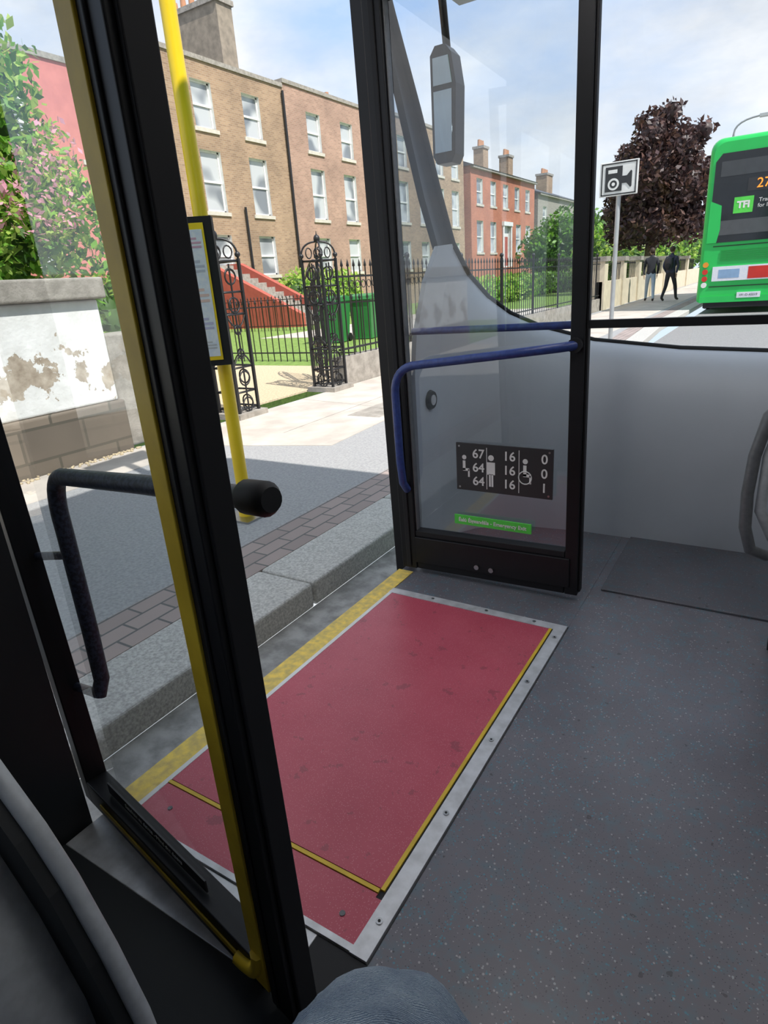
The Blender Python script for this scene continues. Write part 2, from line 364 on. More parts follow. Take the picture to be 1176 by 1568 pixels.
off=[(.0,0),(-.05,-.02),(-.085,-.04),(-.105,-.05),(-.11,-.05),(-.12,-.09)]
b.loft([[(-1.222,f[1],f[2]),(-1.232,f[1]+o[0]*.5,f[2]+o[1]*.5),(-1.222,f[1]+o[0],f[2]+o[1])] for f,o in zip(F,off)],BLACK)
b.loft([[(-1.250,f[1],f[2]),(-1.250,f[1]+o[0],f[2]+o[1])] for f,o in zip(F,off)],BLACK)
b.quad([(-1.236,2.155,.9),(-1.236,2.42,1.2),(-1.236,2.33,1.6),(-1.236,2.155,1.95)],glass('quarter_glass',(.55,.58,.60),1))
b.make()
b=B('front_body_panel')
b.loft([[(x*1.04,y+.06,-.1),(x*1.04,y+.32,.3),(t[0]*1.04,t[1]+.03,t[2]-.02)] for (x,y),t in zip(Bt[4:],T[4:])],GREEN); b.make()
b=B('wing_mirror')
b.prism([(-.055,-.20),(-.035,-.235),(.04,-.235),(.06,-.20),(.07,.08),(.05,.20),(.02,.235),(-.03,.235),(-.055,.20)],'y',-.05,.05,BLACK)
b.prism([(-.042,-.19),(.047,-.19),(.053,.06),(-.042,.06)],'y',-.054,-.05,pm('mirror_face',(.24,.28,.30),.05,1))
b.prism([(-.042,.08),(.055,.08),(.038,.19),(-.042,.19)],'y',-.054,-.05,pm('mirror_face_upper',(.24,.28,.30),.05,1))
b.tube([(0.0,.02,.22),(.0,.0,.32),(.08,-.20,.42),(.2,-.5,.40)],.018,BLACK)
b.make(.012,None,(-1.45,3.02,1.90))
b=B('driver_cab_partition')
b.box((-.512,2.052,.975),(1.22,2.075,1.0),BLACK)
b.box((.095,1.97,0.009),(1.22,2.01,.90),DARKW); b.box((.095,1.96,.90),(1.22,2.02,.93),MGREY)
b.tube([(.10,1.965,.83),(.045,1.93,.80),(.008,1.91,.75),(-.012,1.9,.64),(-.016,1.9,.53),(-.010,1.9,.43),(.01,1.9,.365),(.05,1.93,.34),(.10,1.965,.335)],[.016]*9,MGREY,12)
b.tube([(.11,1.955,.80),(.045,1.925,.76),(.020,1.91,.64),(.02,1.91,.48),(.06,1.94,.39)],.014,LGREY,10)
b.make()
b=B('steering_wheel'); b.M=Matrix.Translation((.66,2.45,.92))@Matrix.Rotation(math.radians(-35),4,'X')
b.ring((0,0,0),.22,.014,RUB,'z',32,8); b.tube([(-.21,0,0),(.21,0,0)],.012,RUB); b.tube([(0,0,0),(0,-.21,0)],.012,RUB); b.sph((0,0,0),(.06,.06,.025),RUB); b.tube([(0,0,0),(0,0,-.35)],.03,RUB); b.make()
b=B('draught_screen')
rim=[(-1.0,.22,.80),(-.85,.22,.76),(-.74,.22,.70),(-.686,.22,.645),(-.64,.22,.60),(-.6,.22,.545),(-.56,.22,.46),(-.53,.22,.37),(-.515,.22,.25),(-.51,.22,.01)]
b.prism([(p[0],p[2]) for p in rim]+[(-1.24,.01),(-1.24,.80)],'y',.195,.215,DARKW)
b.tube(rim,.011,LGREY,10)
b.tube([(-1.16,.15,.72),(-1.0,.15,.69),(-.86,.15,.62),(-.76,.15,.54),(-.70,.15,.46),(-.66,.15,.37),(-.645,.15,.2),(-.64,.15,.03)],.080,LGREY,20)
b.make()

# seat and seated passenger
SEAT=pm('blue_moquette',(.05,.07,.2),.95,0,(.02,.03,.1),60)
b=B('bus_seat')
b.box((-.30,-.42,.33),(.22,.12,.40),SEAT); b.box((-.30,-.60,.40),(.22,-.50,1.1),SEAT); b.box((-.28,-.45,.0),(.20,.0,.33),DARKW)
b.make(.03)
def skin(name,vs,es,rs,sub=2):
    me=bpy.data.meshes.new(name+'_sk'); me.from_pydata(vs,es,[]); o=bpy.data.objects.new(name+'_sk',me); S.collection.objects.link(o)
    o.modifiers.new('s','SKIN'); sv=me.skin_vertices[0].data
    for i,r in enumerate(rs): sv[i].radius=(r,r) if not isinstance(r,tuple) else r
    for i in range(len(vs)): sv[i].use_root=(i==0)
    md=o.modifiers.new('u','SUBSURF'); md.levels=sub
    dg=bpy.context.evaluated_depsgraph_get(); dg.update(); nm=bpy.data.meshes.new_from_object(o.evaluated_get(dg)); nm.name=name
    bpy.data.objects.remove(o,do_unlink=True); nm.materials.clear()
    for p in nm.polygons: p.use_smooth=True
    r=bpy.data.objects.new(name,nm); S.collection.objects.link(r); return r
m,t,bb=nt('denim'); o=objc(t)
mpn=N(t,'ShaderNodeMapping'); mpn.inputs['Rotation'].default_value=(.3,.5,.8); t.links.new(o,mpn.inputs[0])
w=N(t,'ShaderNodeTexWave'); w.inputs['Scale'].default_value=150; w.inputs['Distortion'].default_value=4; w.inputs['Detail'].default_value=3; w.inputs['Detail Scale'].default_value=3; t.links.new(mpn.outputs[0],w.inputs['Vector'])
wc=ramp(t,w.outputs['Fac'],[(.25,(.10,.16,.25)),(.75,(.44,.53,.60))])
fa=ramp(t,noise(t,o,12,5),[(.34,(.45,.5,.6)),(.62,(1.15,1.12,1.08))])
cc=mixc(t,1.0,wc,fa,'MULTIPLY'); cc=mixc(t,.22,cc,(.30,.38,.46))
t.links.new(cc,bb.inputs['Base Color']); bb.inputs['Roughness'].default_value=.95
hh=math_(t,'ADD',noise(t,o,18,4),math_(t,'MULTIPLY',w.outputs['Fac'],.03))
bump(t,bb,hh,.9,.035); DENIM=m
SHOE=pm('shoe_leather',(.05,.045,.04),.5); SKIN=pm('skin',(.55,.34,.25),.5)
pas=bpy.data.objects.new('seated_passenger',None); S.collection.objects.link(pas)
vs=[(-.05,-.27,.54),(-.15,-.20,.53),(-.19,.05,.52),(-.222,.22,.495),(-.228,.31,.435),(-.235,.34,.26),(-.24,.31,.10),
    (.05,-.20,.53),(.09,.05,.515),(.12,.25,.47),(.125,.32,.39),(.13,.33,.24),(.13,.30,.10),(-.05,-.32,.66)]
es=[(0,1),(1,2),(2,3),(3,4),(4,5),(5,6),(0,7),(7,8),(8,9),(9,10),(10,11),(11,12),(0,13)]
rs=[.14,.105,.10,.098,.090,.074,.060,.105,.095,.088,.078,.066,.055,.13]
o=skin('jeans',vs,es,rs,4); o.data.materials.append(DENIM); o.parent=pas
tx=bpy.data.textures.new('fabric_folds','CLOUDS'); tx.noise_scale=.055; tx.noise_depth=2
dm=o.modifiers.new('folds','DISPLACE'); dm.texture=tx; dm.strength=.022; dm.mid_level=.5
b=B('shoes')
for x in (-.24,.13):
    b.sph((x,.34,.055),(.045,.13,.05),SHOE); b.box((x-.045,.22,.003),(x+.045,.46,.022),RUB); b.tube([(x,.30,.04),(x,.30,.13)],.045,SHOE)
b.make(.01,pas)

# ------------------------------------------------------------------ street
b=B('road'); b.box((-1.66,-30,ZR-.1),(9,6,ZR),ASPH); b.box((-2.0,6,ZR-.1),(9,160,ZR),ASPH)
b.make()
b=B('gutter'); b.box((-1.68,-30,ZR),(-1.42,6,ZR+.006),GUT); b.make()
def kx(y): return -1.68 if y<6 else -1.68-(min(y,15)-6)/9*.55
b=B('kerb')
y=-19.9
while y<60:
    L=1.15 if y<12 else 3
    a=kx(y);c=kx(y+L-.012)
    b.prism([(a,y),(c,y+L-.012),(c-.33,y+L-.012),(a-.33,y)],'z',ZR,ZF+.003,KERB); y+=L
b.make(.014)
b=B('footpath')
YS=[-20,6,9,12,15,120]
for a,c in zip(YS[:-1],YS[1:]):
    ka,kc=kx(a)-.33,kx(c)-.33
    b.prism([(ka,a),(kc,c),(kc-.30,c),(ka-.30,a)],'z',ZR,ZF,PAVE)
    b.prism([(ka-.30,a),(kc-.30,c),(-4.93,c),(-4.93,a)],'z',ZR,ZF,FOOT)
b.prism([(-3.15,4.1),(-4.93,3.55),(-4.93,8.2),(-3.4,7.4)],'z',ZF-.01,ZF+.004,CONC)
b.prism([(-3.0,9.5),(-4.75,9.5),(-4.75,60),(-3.0,60)],'z',ZF-.01,ZF+.003,CONC)
b.prism([(-4.3,-8),(-4.93,-8),(-4.93,3.55),(-4.3,3.75)],'z',ZF-.01,ZF+.003,CONC)
for x0,y0,x1,y1 in ((-3.9,4.35,-4.0,7.3),(-3.2,5.6,-4.9,5.9)):
    b.prism([(x0,y0),(x0-.015,y0+.015),(x1-.015,y1+.015),(x1,y1)],'z',ZF,ZF+.0045,STONE)
b.box((-3.75,5.2,ZF),(-3.35,5.9,ZF+.006),STONE)
b.make()
b=B('gravel_verge')
for k in range(260):
    y=rng.uniform(-1,3.5); x=-4.93+abs(rng.normal())*.06; b.sph((x,y,ZF+.008),(rng.uniform(.008,.02),rng.uniform(.008,.02),.01),GRAV,6,4)
b.make()
b=B('footpath'); b.box((9,-30,ZR-.05),(13,120,ZF),FOOT); b.make()
b=B('front_garden'); b.box((-19.95,-15,ZR),(-5.42,90,ZF+.01),GRASS); b.box((-13.5,4.6,ZF),(-5.24,8.6,ZF+.02),GRAV); b.box((-13,14,ZF),(-5.45,24,ZF+.02),CONC)
b.box((13,-30,ZR),(17,120,ZF+.01),GRASS); b.make()

# garden wall with peeling paint
m,t,bb=nt('peeling_white_paint'); o=objc(t); s=N(t,'ShaderNodeSeparateXYZ'); t.links.new(o,s.inputs[0])
band=math_(t,'SUBTRACT',.12,math_(t,'MULTIPLY',math_(t,'ABSOLUTE',math_(t,'SUBTRACT',s.outputs[2],.60)),.46))
f=math_(t,'ADD',noise(t,o,2.9,8,.64),band)
msk=math_(t,'GREATER_THAN',f,.605)
c=mixc(t,msk,ramp(t,noise(t,o,6,6),[(.3,(.70,.70,.68)),(.7,(.86,.86,.85))]),ramp(t,noise(t,o,12,6),[(.3,(.30,.24,.18)),(.7,(.56,.49,.40))]))
t.links.new(c,bb.inputs['Base Color']); bb.inputs['Roughness'].default_value=.85; bump(t,bb,math_(t,'SUBTRACT',noise(t,o,20,5),math_(t,'MULTIPLY',msk,.5)),.5,.012); PEEL=m
b=B('garden_wall')
b.box((-5.25,-8,.34),(-4.97,3.42,1.20),PEEL); b.box((-5.30,-8,ZF-.05),(-4.94,3.46,.34),STONEB); b.box((-5.33,-8,1.20),(-4.90,3.47,1.37),STONE)
b.box((-5.4,3.47,ZF),(-5.05,4.55,.9),STONE)
b.make(.02)

def spear(b,x,y,z0,z1,r=.009):
    b.tube([(x,y,z0),(x,y,z1-.10),(x,y,z1-.09),(x,y,z1-.06),(x,y,z1)],[r,r,r*2.2,r*1.8,.001],IRON,6,False,False)
def pier(name,y):
    b=B(name); x=-5.0; w=.15
    b.box((x-.22,y-.22,ZF),(x+.22,y+.22,ZF+.06),STONE)
    for dx in (-w,w):
        for dy in (-w,w):
            b.box((x+dx-.014,y+dy-.014,ZF),(x+dx+.014,y+dy+.014,1.50),IRON); b.sph((x+dx,y+dy,1.54),.03,IRON,10,6)
    for dx,dy in ((0,-w),(0,w),(-w,0),(w,0)):
        b.tube([(x+dx,y+dy,ZF),(x+dx,y+dy,1.45)],.009,IRON,6)
        ax='y' if dx==0 else 'x'
        for z in (.02,.30,1.05,1.33): b.ring((x+dx,y+dy,z),.075,.009,IRON,ax,14,5); 
        for z in (.55,.80): b.ring((x+dx,y+dy,z),.045,.008,IRON,ax,12,5)
        if dx==0:
            b.tube(arc((x-w,y+dy,.4),(x,y+dy,.70),(x+w,y+dy,.4),8),.007,IRON,5); b.tube(arc((x-w,y+dy,.98),(x,y+dy,.66),(x+w,y+dy,.98),8),.007,IRON,5)
        else:
            b.tube(arc((x+dx,y-w,.4),(x+dx,y,.70),(x+dx,y+w,.4),8),.007,IRON,5); b.tube(arc((x+dx,y-w,.98),(x+dx,y,.66),(x+dx,y+w,.98),8),.007,IRON,5)
    for z in (-.02,.16,.42,.96,1.18,1.48):
        b.tube([(x-w,y-w,z),(x+w,y-w,z),(x+w,y+w,z),(x-w,y+w,z)],.011,IRON,6,True)
    for sx,sy in ((1,1),(-1,1),(1,-1),(-1,-1)):
        b.tube(arc((x+sx*w,y+sy*w,1.48),(x+sx*w*1.1,y+sy*w*1.1,1.70),(x,y,1.70),10),.011,IRON,6)
        b.ring((x+sx*w*.55,y+sy*w*.55,1.57),.06,.008,IRON,'x',12,5)
    b.sph((x,y,1.73),(.04,.04,.05),IRON,12,8); b.tube([(x,y,1.70),(x,y,1.82)],[.02,.002],IRON,8)
    return b.make()
pier('wrought_iron_gate_pier',4.90); pier('wrought_iron_gate_pier',6.62)
b=B('wrought_iron_gate')
b.M=Matrix.Translation((-5.1,6.84,0))@Matrix.Rotation(math.radians(50),4,'Z')
for i in range(9): 
    y=i*.145+.02; b.tube([(0,y,ZF+.08),(0,y,1.32-.04*abs(i-4))],.010,IRON,6)
    b.ring((0,y+.07,1.12),.05,.007,IRON,'x',10,5); 
    if i%2==0: b.ring((0,y+.07,.30),.06,.007,IRON,'x',10,5)
for z in (ZF+.1,.22,.38,1.05,1.19): b.tube([(0,0,z),(0,1.22,z)],.013,IRON,6)
b.tube(arc((0,0,1.30),(0,.6,1.75),(0,1.22,1.30),10),.012,IRON,6); b.ring((0,.61,1.36),.10,.01,IRON,'x',14,5)
for yy in (.3,.9): b.ring((0,yy,1.34),.07,.008,IRON,'x',12,5)
b.make()
b=B('iron_railing')
b.box((-5.12,6.88,ZF),(-4.94,21,.26),STONE)
for z in (.36,1.28): b.box((-5.01,6.88,z-.012),(-4.97,21,z+.012),IRON)
y=6.95
while y<21:
    spear(b,-4.99,y,.26,1.50); 
    if int((y-6.92)/.14)%14==13: b.tube([(-4.99,y+.07,.26),(-4.99,y+.07,1.5)],.022,IRON,8); b.sph((-4.99,y+.07,1.54),.045,IRON,8,6)
    if y<9.5: b.ring((-4.99,y+.07,1.18),.05,.006,IRON,'x',10,4)
    y+=.14
b.make()
b=B('inner_garden_railing')
for x0,x1,yy in ((-14,-5.3,9.2),(-19,-13,16.8)):
    x=x0
    while x<x1: spear(b,x,yy,ZF+.01,1.05,.010); x+=.16
    for z in (.05,.9): b.box((x0,yy-.012,z-.012),(x1,yy+.012,z+.012),IRON)
b.make()
b=B('garden_boundary_wall')
b.box((-5.15,21.2,ZF),(-4.94,60,.75),CREAM)
for y in (21.2,24.0,26.8,29.6,33,37,41): b.box((-5.25,y,ZF+.005),(-4.88,y+.45,1.35),CREAM); b.box((-5.3,y-.05,1.35),(-4.83,y+.5,1.5),STONE)
y=21.8
while y<45: spear(b,-5.02,y,.75,1.35,.012); y+=.22
b.make()

# houses ---------------------------------------------------------
def house(name,X,y0,y1,z1,mat,wins,depth=10,par=True,doors=(),pitch=False):
    b=B(name); z0=ZF
    ops=[(yc-w/2,yc+w/2,a,c) for yc,w,a,c in wins]+[(yc-w/2,yc+w/2,a,c) for yc,w,a,c in doors]
    ys=sorted({y0,y1,*[o[0] for o in ops],*[o[1] for o in ops]}); zs=sorted({z0,z1,*[o[2] for o in ops],*[o[3] for o in ops]})
    for i in range(len(ys)-1):
        for j in range(len(zs)-1):
            cy=(ys[i]+ys[i+1])/2;cz=(zs[j]+zs[j+1])/2
            if any(o[0]<cy<o[1] and o[2]<cz<o[3] for o in ops): continue
            b.quad([(X,ys[i],zs[j]),(X,ys[i+1],zs[j]),(X,ys[i+1],zs[j+1]),(X,ys[i],zs[j+1])],mat)
    sg=-1 if X<0 else 1; xb=X+sg*depth; r=X+sg*.16
    for q in ([(X,y0,z0),(xb,y0,z0),(xb,y0,z1),(X,y0,z1)],[(X,y1,z0),(xb,y1,z0),(xb,y1,z1),(X,y1,z1)],[(xb,y0,z0),(xb,y1,z0),(xb,y1,z1),(xb,y0,z1)]): b.quad(q,mat)
    for k,(a,c,d,e) in enumerate(ops):
        b.quad([(X,a,d),(r,a,d),(r,a,e),(X,a,e)],WHITE); b.quad([(X,c,d),(r,c,d),(r,c,e),(X,c,e)],WHITE); b.quad([(X,a,e),(r,a,e),(r,c,e),(X,c,e)],WHITE); b.quad([(X,a,d),(r,a,d),(r,c,d),(X,c,d)],SILL)
        if k>=len(wins):
            b.box((r,a,d),(r+sg*.03,c,e),WHITE); b.box((r,a+.15,d+.1),(r-sg*.02,c-.15,d+.75*(e-d)),REDST)
            for yy in (a-.12,c+.02): b.tube([(X-sg*.08,yy+.05,d),(X-sg*.08,yy+.05,e)],.09,WHITE,12)
            b.box((X-sg*.2,a-.2,e),(X,c+.2,e+.3),WHITE); continue
        b.box((r,a,d),(r+sg*.03,c,e),WGL); f=.07; x=r-sg*.03
        b.box((x,a,d),(r,a+f,e),WHITE); b.box((x,c-f,d),(r,c,e),WHITE); b.box((x,a,e-f),(r,c,e),WHITE); b.box((x,a,d),(r,c,d+f),WHITE)
        b.box((x-sg*.02,a,(d+e)/2-.04),(r,c,(d+e)/2+.04),WHITE); 
        b.box((X-sg*.06,a-.12,d-.14),(r,c+.12,d),SILL)
    if pitch:
        xm=X+sg*depth/2; b.prism([(X-sg*.3,z1),(xm,z1+2.0),(xb,z1)],'y',y0-.1,y1+.1,SLATE)
        b.box((X-sg*.25,y0,z1-.15),(X,y1,z1),STONE)
    else:
        b.box((X-sg*.06,y0,z1),(X+sg*.4,y1,z1+.16),STONE); b.quad([(X,y0,z1-.3),(xb,y0,z1-.3),(xb,y1,z1-.3),(X,y1,z1-.3)],SLATE)
    return b
def chim(b,x,y,z0,z1,wx,wy,mat,n=4):
    b.box((x-wx/2,y-wy/2,z0),(x+wx/2,y+wy/2,z1),mat); b.box((x-wx/2-.08,y-wy/2-.08,z1),(x+wx/2+.08,y+wy/2+.08,z1+.2),STONE)
    for i in range(n):
        xx=x-wx/2+wx*(i+.5)/n if wx>wy else x; yy=y if wx>wy else y-wy/2+wy*(i+.5)/n
        b.tube([(xx,yy,z1+.2),(xx,yy,z1+.7)],[.15,.12],TERR,10)
def wrow(ycs,dz=0): 
    L=[]
    for y in ycs: L+=[(y,1.05,7.3+dz,8.9+dz),(y,1.1,4.35+dz,6.55+dz),(y,1.05,1.9,3.5)]
    return L
b=house('brick_terrace_house',-20,17.2,25.0,9.55,BRK1,wrow([20.1,22.85]))
b.tube([(-19.9,24.9,ZF+.01),(-19.9,24.9,9.4)],.06,IRON,8); b.tube([(-19.9,21.6,ZF+.01),(-19.9,21.6,4.6)],.05,IRON,8)
chim(b,-23.9,24.5,9,13.0,3.2,.95,RENDER,6); b.box((-25.8,23.8,9),(-22.0,24.99,10.6),RENDER)
b.make()
b=house('brick_terrace_house',-20,25.02,33.6,9.75,BRK2,wrow([27.1,29.85,32.3]),doors=[]); chim(b,-24,33.0,9,10.7,2,1.0,BRK2); b.make()
b=house('brick_terrace_house',-20,33.62,44,10.0,BRK1,wrow([35.5,38,40.3,42.6],.2)); b.make()
b=house('pink_rendered_house',-20,2,16.3,8.25,PINK,[(y,1.1,a,c) for y in (4,6.7,9.4,12.2,15.0) for a,c in ((5.6,7.3),(2.5,4.6))]); b.make()
b=house('red_brick_house',-20,45.2,59,8.6,BRK3,[(y,1.1,6.2,7.9) for y in (46.8,49.4,52,54.6,57.2)]+[(y,1.2,2.9,5.1) for y in (46.8,49.4,55,57.4)],doors=[(52.2,1.6,1.8,4.9)],pitch=True)
chim(b,-24,56.5,9.6,11.5,.9,1.1,BRK1,3); b.make()
b=house('grey_rendered_house',-20,60,78,7.9,STONE,[(y,1.1,5.2,6.9) for y in (62,66,70,74)],pitch=True); chim(b,-24,62.5,9,11.5,.9,1.2,BRK1,3); chim(b,-24,74,8,11.0,1.2,2.0,BRK1); b.make()
b=house('cream_rendered_house',-13,95,104,7,CREAM,[(y,1.2,4,6) for y in (97,100,102)],pitch=True); b.make()
b=house('brick_terrace_house',17.02,-12,45,8.5,BRK2,[(y,1.1,a,c) for y in range(-10,44,4) for a,c in ((5.6,7.3),(2.5,4.6))],pitch=True); b.make()
b=B('red_entrance_steps')
n=12
for i in range(n): b.box((-19.93+.42*i,18.6,ZF+.01),(-19.93+.42*(i+1),20.0,2.3-.19*i),STONE)
for y in (18.35,20.0): b.prism([(-19.93,ZF+.01),(-14.9,ZF+.01),(-14.9,.35),(-19.2,2.35),(-19.93,2.35)],'y',y,y+.25,REDST)
b.make()
for x,y in ((-9.2,12.6),(-8.9,13.5)):
    b=B('wheelie_bin')
    b.loft([[(-.24,-.26,.06),(.24,-.26,.06),(.24,.26,.06),(-.24,.26,.06),(-.24,-.26,.06)],[(-.29,-.34,.95),(.29,-.34,.95),(.29,.34,.95),(-.29,.34,.95),(-.29,-.34,.95)]],BIN,False)
    b.prism([(-.38,.95),(.38,.95),(.36,1.02),(.1,1.08),(-.36,1.03)],'x',-.31,.31,BIN)
    for xx in (-.25,.25): b.tube([(xx-.03,.26,.1),(xx+.03,.26,.1)],.1,RUB,14)
    b.tube([(-.25,.38,.98),(.25,.38,.98)],.018,RUB); b.box((-.24,-.26,.02),(.24,.2,.07),BIN)
    b.make(0,None,(x,y,ZF+.01),.2)
# vegetation
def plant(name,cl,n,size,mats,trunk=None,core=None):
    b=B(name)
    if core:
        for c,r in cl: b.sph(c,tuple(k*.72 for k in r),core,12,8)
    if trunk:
        for tr in trunk: b.tube(tr[0],tr[1],BARK,8)
    b.leaves(cl,n,size,mats); return b
cl=[((-6.0,3.2,1.75),(.55,.7,.6)),((-6.1,3.6,2.1),(.5,.6,.6)),((-6.2,2.7,2.5),(.6,.7,.7)),((-6.1,3.5,2.75),(.4,.5,.6)),((-6.0,2.2,1.85),(.6,.7,.7)),((-6.2,3.1,3.1),(.4,.5,.5)),((-6.1,1.4,2.2),(.7,.8,.9)),((-5.8,2.9,1.75),(.3,.8,.35)),((-6.1,4.1,2.0),(.35,.35,.5)),((-6.1,3.75,3.2),(.25,.3,.35))]
b=plant('flowering_shrub',cl,15000,.058,[LF,LF,LF2,LFD,LF2],[([(-6.1,3,ZF),(-6.1,3,1.4),(-6.2,2.8,2.5)],[.06,.05,.02])],None)
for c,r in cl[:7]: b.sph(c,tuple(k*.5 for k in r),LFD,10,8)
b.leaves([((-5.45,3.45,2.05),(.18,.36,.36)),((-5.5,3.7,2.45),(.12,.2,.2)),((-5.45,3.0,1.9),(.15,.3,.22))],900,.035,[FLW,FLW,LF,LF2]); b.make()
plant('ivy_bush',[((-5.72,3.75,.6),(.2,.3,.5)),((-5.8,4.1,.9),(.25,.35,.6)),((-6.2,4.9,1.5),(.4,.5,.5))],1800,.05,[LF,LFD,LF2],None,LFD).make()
plant('hedge',[((-17.3,y,.95),(.9,.8,.95)) for y in (21.2,22.3,23.4,24.5)],4500,.10,[LF2,LF,LF2],None,LFD).make()
plant('hedge',[((-12,y,.5),(1,1.2,.65)) for y in (27,29,31,33)],2600,.12,[LF,LF2],None,LFD).make()
plant('hedge',[((-13,y,.5),(1.2,1.6,.65)) for y in (36,39,42,45)],3000,.14,[LFD,LF],None,LFD).make()
plant('green_tree',[((-14,50,3.2),(2.6,3,2.2)),((-12.5,53,2.8),(2.2,2.6,2)),((-15.5,48.5,2.4),(2,2,1.8))],6000,.20,[LFD,LF,LFD],[([(-14,50,ZF),(-14,50,3)],[.25,.15])],LFD).make()
bc=[((-6.2,36,5.2),(1.7,1.7,1.8)),((-7.3,36.3,4.3),(1.2,1.2,1.1)),((-4.8,36.2,4.6),(1.3,1.3,1.3)),((-6.3,35.8,6.9),(.9,.9,1.1)),((-5.1,36,6.3),(1.0,1.1,1.0)),((-7.2,36,5.9),(.9,1.0,.9)),((-6.1,36,3.0),(1.8,1.5,1.0)),((-7.6,36.6,2.9),(.9,1.0,.8)),((-4.5,36.6,3.0),(1.0,1.0,.9)),((-5.6,36,7.8),(.55,.6,.55)),((-8.1,36.4,3.7),(.6,.7,.5)),((-3.9,36.4,5.2),(.6,.7,.6)),((-4.2,36.4,6.9),(.5,.5,.5)),((-6.9,36,7.6),(.4,.4,.45))]
plant('copper_beech_tree',bc,12000,.16,[LFP,LFP,leafm('bronze_leaves',(.17,.09,.07),(.08,.04,.035),.15)],[([(-6.1,36,ZF),(-6.1,36,2.2),(-6.1,36,5)],[.3,.25,.1])],LFP).make()
plant('green_tree',[((-7.9,40,1.3),(1.8,2,1.2)),((-6.4,44,1.4),(1.0,2,1.4)),((-9.8,42,1.8),(1.8,2,1.7)),((-6.9,50,2.2),(1.4,2.6,2.0))],6000,.16,[LF,LF2,LFD],None,LFD).make()
plant('green_tree',[((x,168+3*math.sin(x),3.6),(6,4,4)) for x in range(-72,36,7)],6000,.6,[LFD,LF],None,LFD).make()

# bus stop
b=B('bus_stop_pole')
X,Y=-2.62,2.50
b.tube([(X,Y,ZF),(X,Y,3.0)],.038,YELP,20); b.box((X-.11,Y-.11,ZF),(X+.11,Y+.11,ZF+.012),STEEL); b.tube([(X,Y,ZF+.01),(X,Y,ZF+.10)],.048,YELP,20)
b.box((X-.02,Y-.3,2.6),(X+.02,Y+.3,3.0),YELP)
b.make()
b=B('bus_timetable_board'); b.M=Matrix.Translation((-2.600,2.395,0))@Matrix.Rotation(math.radians(38),4,'Z')
b.box((-.115,-.035,.80),(.115,.035,1.53),RUB); b.box((-.098,-.042,.83),(.072,-.034,1.50),YELP)
b.box((-.088,-.045,.85),(.062,-.041,1.47),PAPER)
for i,(z,h,mm) in enumerate(((1.41,.05,pm('print_pink',(.6,.35,.45))),(1.30,.06,pm('print_lines',(.5,.52,.6))),(1.16,.07,pm('print_peach',(.7,.5,.45))),(1.02,.06,pm('print_violet',(.5,.48,.65))),(.91,.04,pm('print_grey',(.5,.5,.52))))):
    for k in range(3): b.box((-.078,-.0465,z-h/2+k*h/2.6),(.050-.02*(k==2),-.0445,z-h/2+k*h/2.6+h/5),mm)
b.box((-.05,.035,.9),(.05,.07,.94),RUB); b.box((-.05,.035,1.38),(.05,.07,1.42),RUB)
b.make(.006)
sc=bpy.data.objects.new('speed_camera_sign',None); S.collection.objects.link(sc); sc.location=(-2.44,11.2,ZF)
b=B('post'); b.tube([(0,0.05,0),(0,.05,2.70)],.036,pm('galvanised_steel',(.5,.52,.53),.5,.5),14); b.make(0,sc)
pc=bpy.data.objects.new('plate_assembly',None); S.collection.objects.link(pc); pc.parent=sc; pc.location=(0,0,2.57); pc.scale=(.85,1,.85)
b=B('sign_plate'); b.M=Matrix.Translation((0,0,-2.545)); b.box((-.34,-.01,2.26),(.34,.01,2.83),WHITE); b.make(.008,pc)
b=B('camera_pictogram'); b.M=Matrix.Translation((0,0,-2.545))
b.box((-.31,-.0145,2.28),(.31,-.0115,2.30),SBLK);b.box((-.31,-.0145,2.79),(.31,-.0115,2.81),SBLK);b.box((-.31,-.0145,2.28),(-.29,-.0115,2.81),SBLK);b.box((.29,-.0145,2.28),(.31,-.0115,2.81),SBLK)
b.box((-.24,-.016,2.34),(.06,-.012,2.75),SBLK); b.tube([(-.09,-.016,2.46),(-.09,-.018,2.46)],.10,WHITE,24); b.tube([(-.09,-.018,2.46),(-.09,-.020,2.46)],.065,SBLK,24); b.tube([(-.09,-.02,2.46),(-.09,-.022,2.46)],.03,WHITE,20)
b.box((-.19,-.018,2.64),(-.03,-.0155,2.70),WHITE)
b.prism([(.06,2.46),(.14,2.46),(.21,2.38),(.23,2.40),(.23,2.64),(.21,2.66),(.14,2.58),(.06,2.58)],'y',-.016,-.012,SBLK)
b.make(0,pc)
b=B('street_lamp'); b.tube([(-2.9,36,ZF),(-2.9,36,5),(-2.9,36,6.4)]+arc((-2.9,36,6.5),(-2.9,36,7.0),(-1.9,36,7.05),6),[.09,.07,.05]+[.04]*7,pm('lamp_post_grey',(.4,.42,.43),.5,.4),10); b.box((-1.95,35.85,6.98),(-1.2,36.15,7.1),LGREY); b.make()

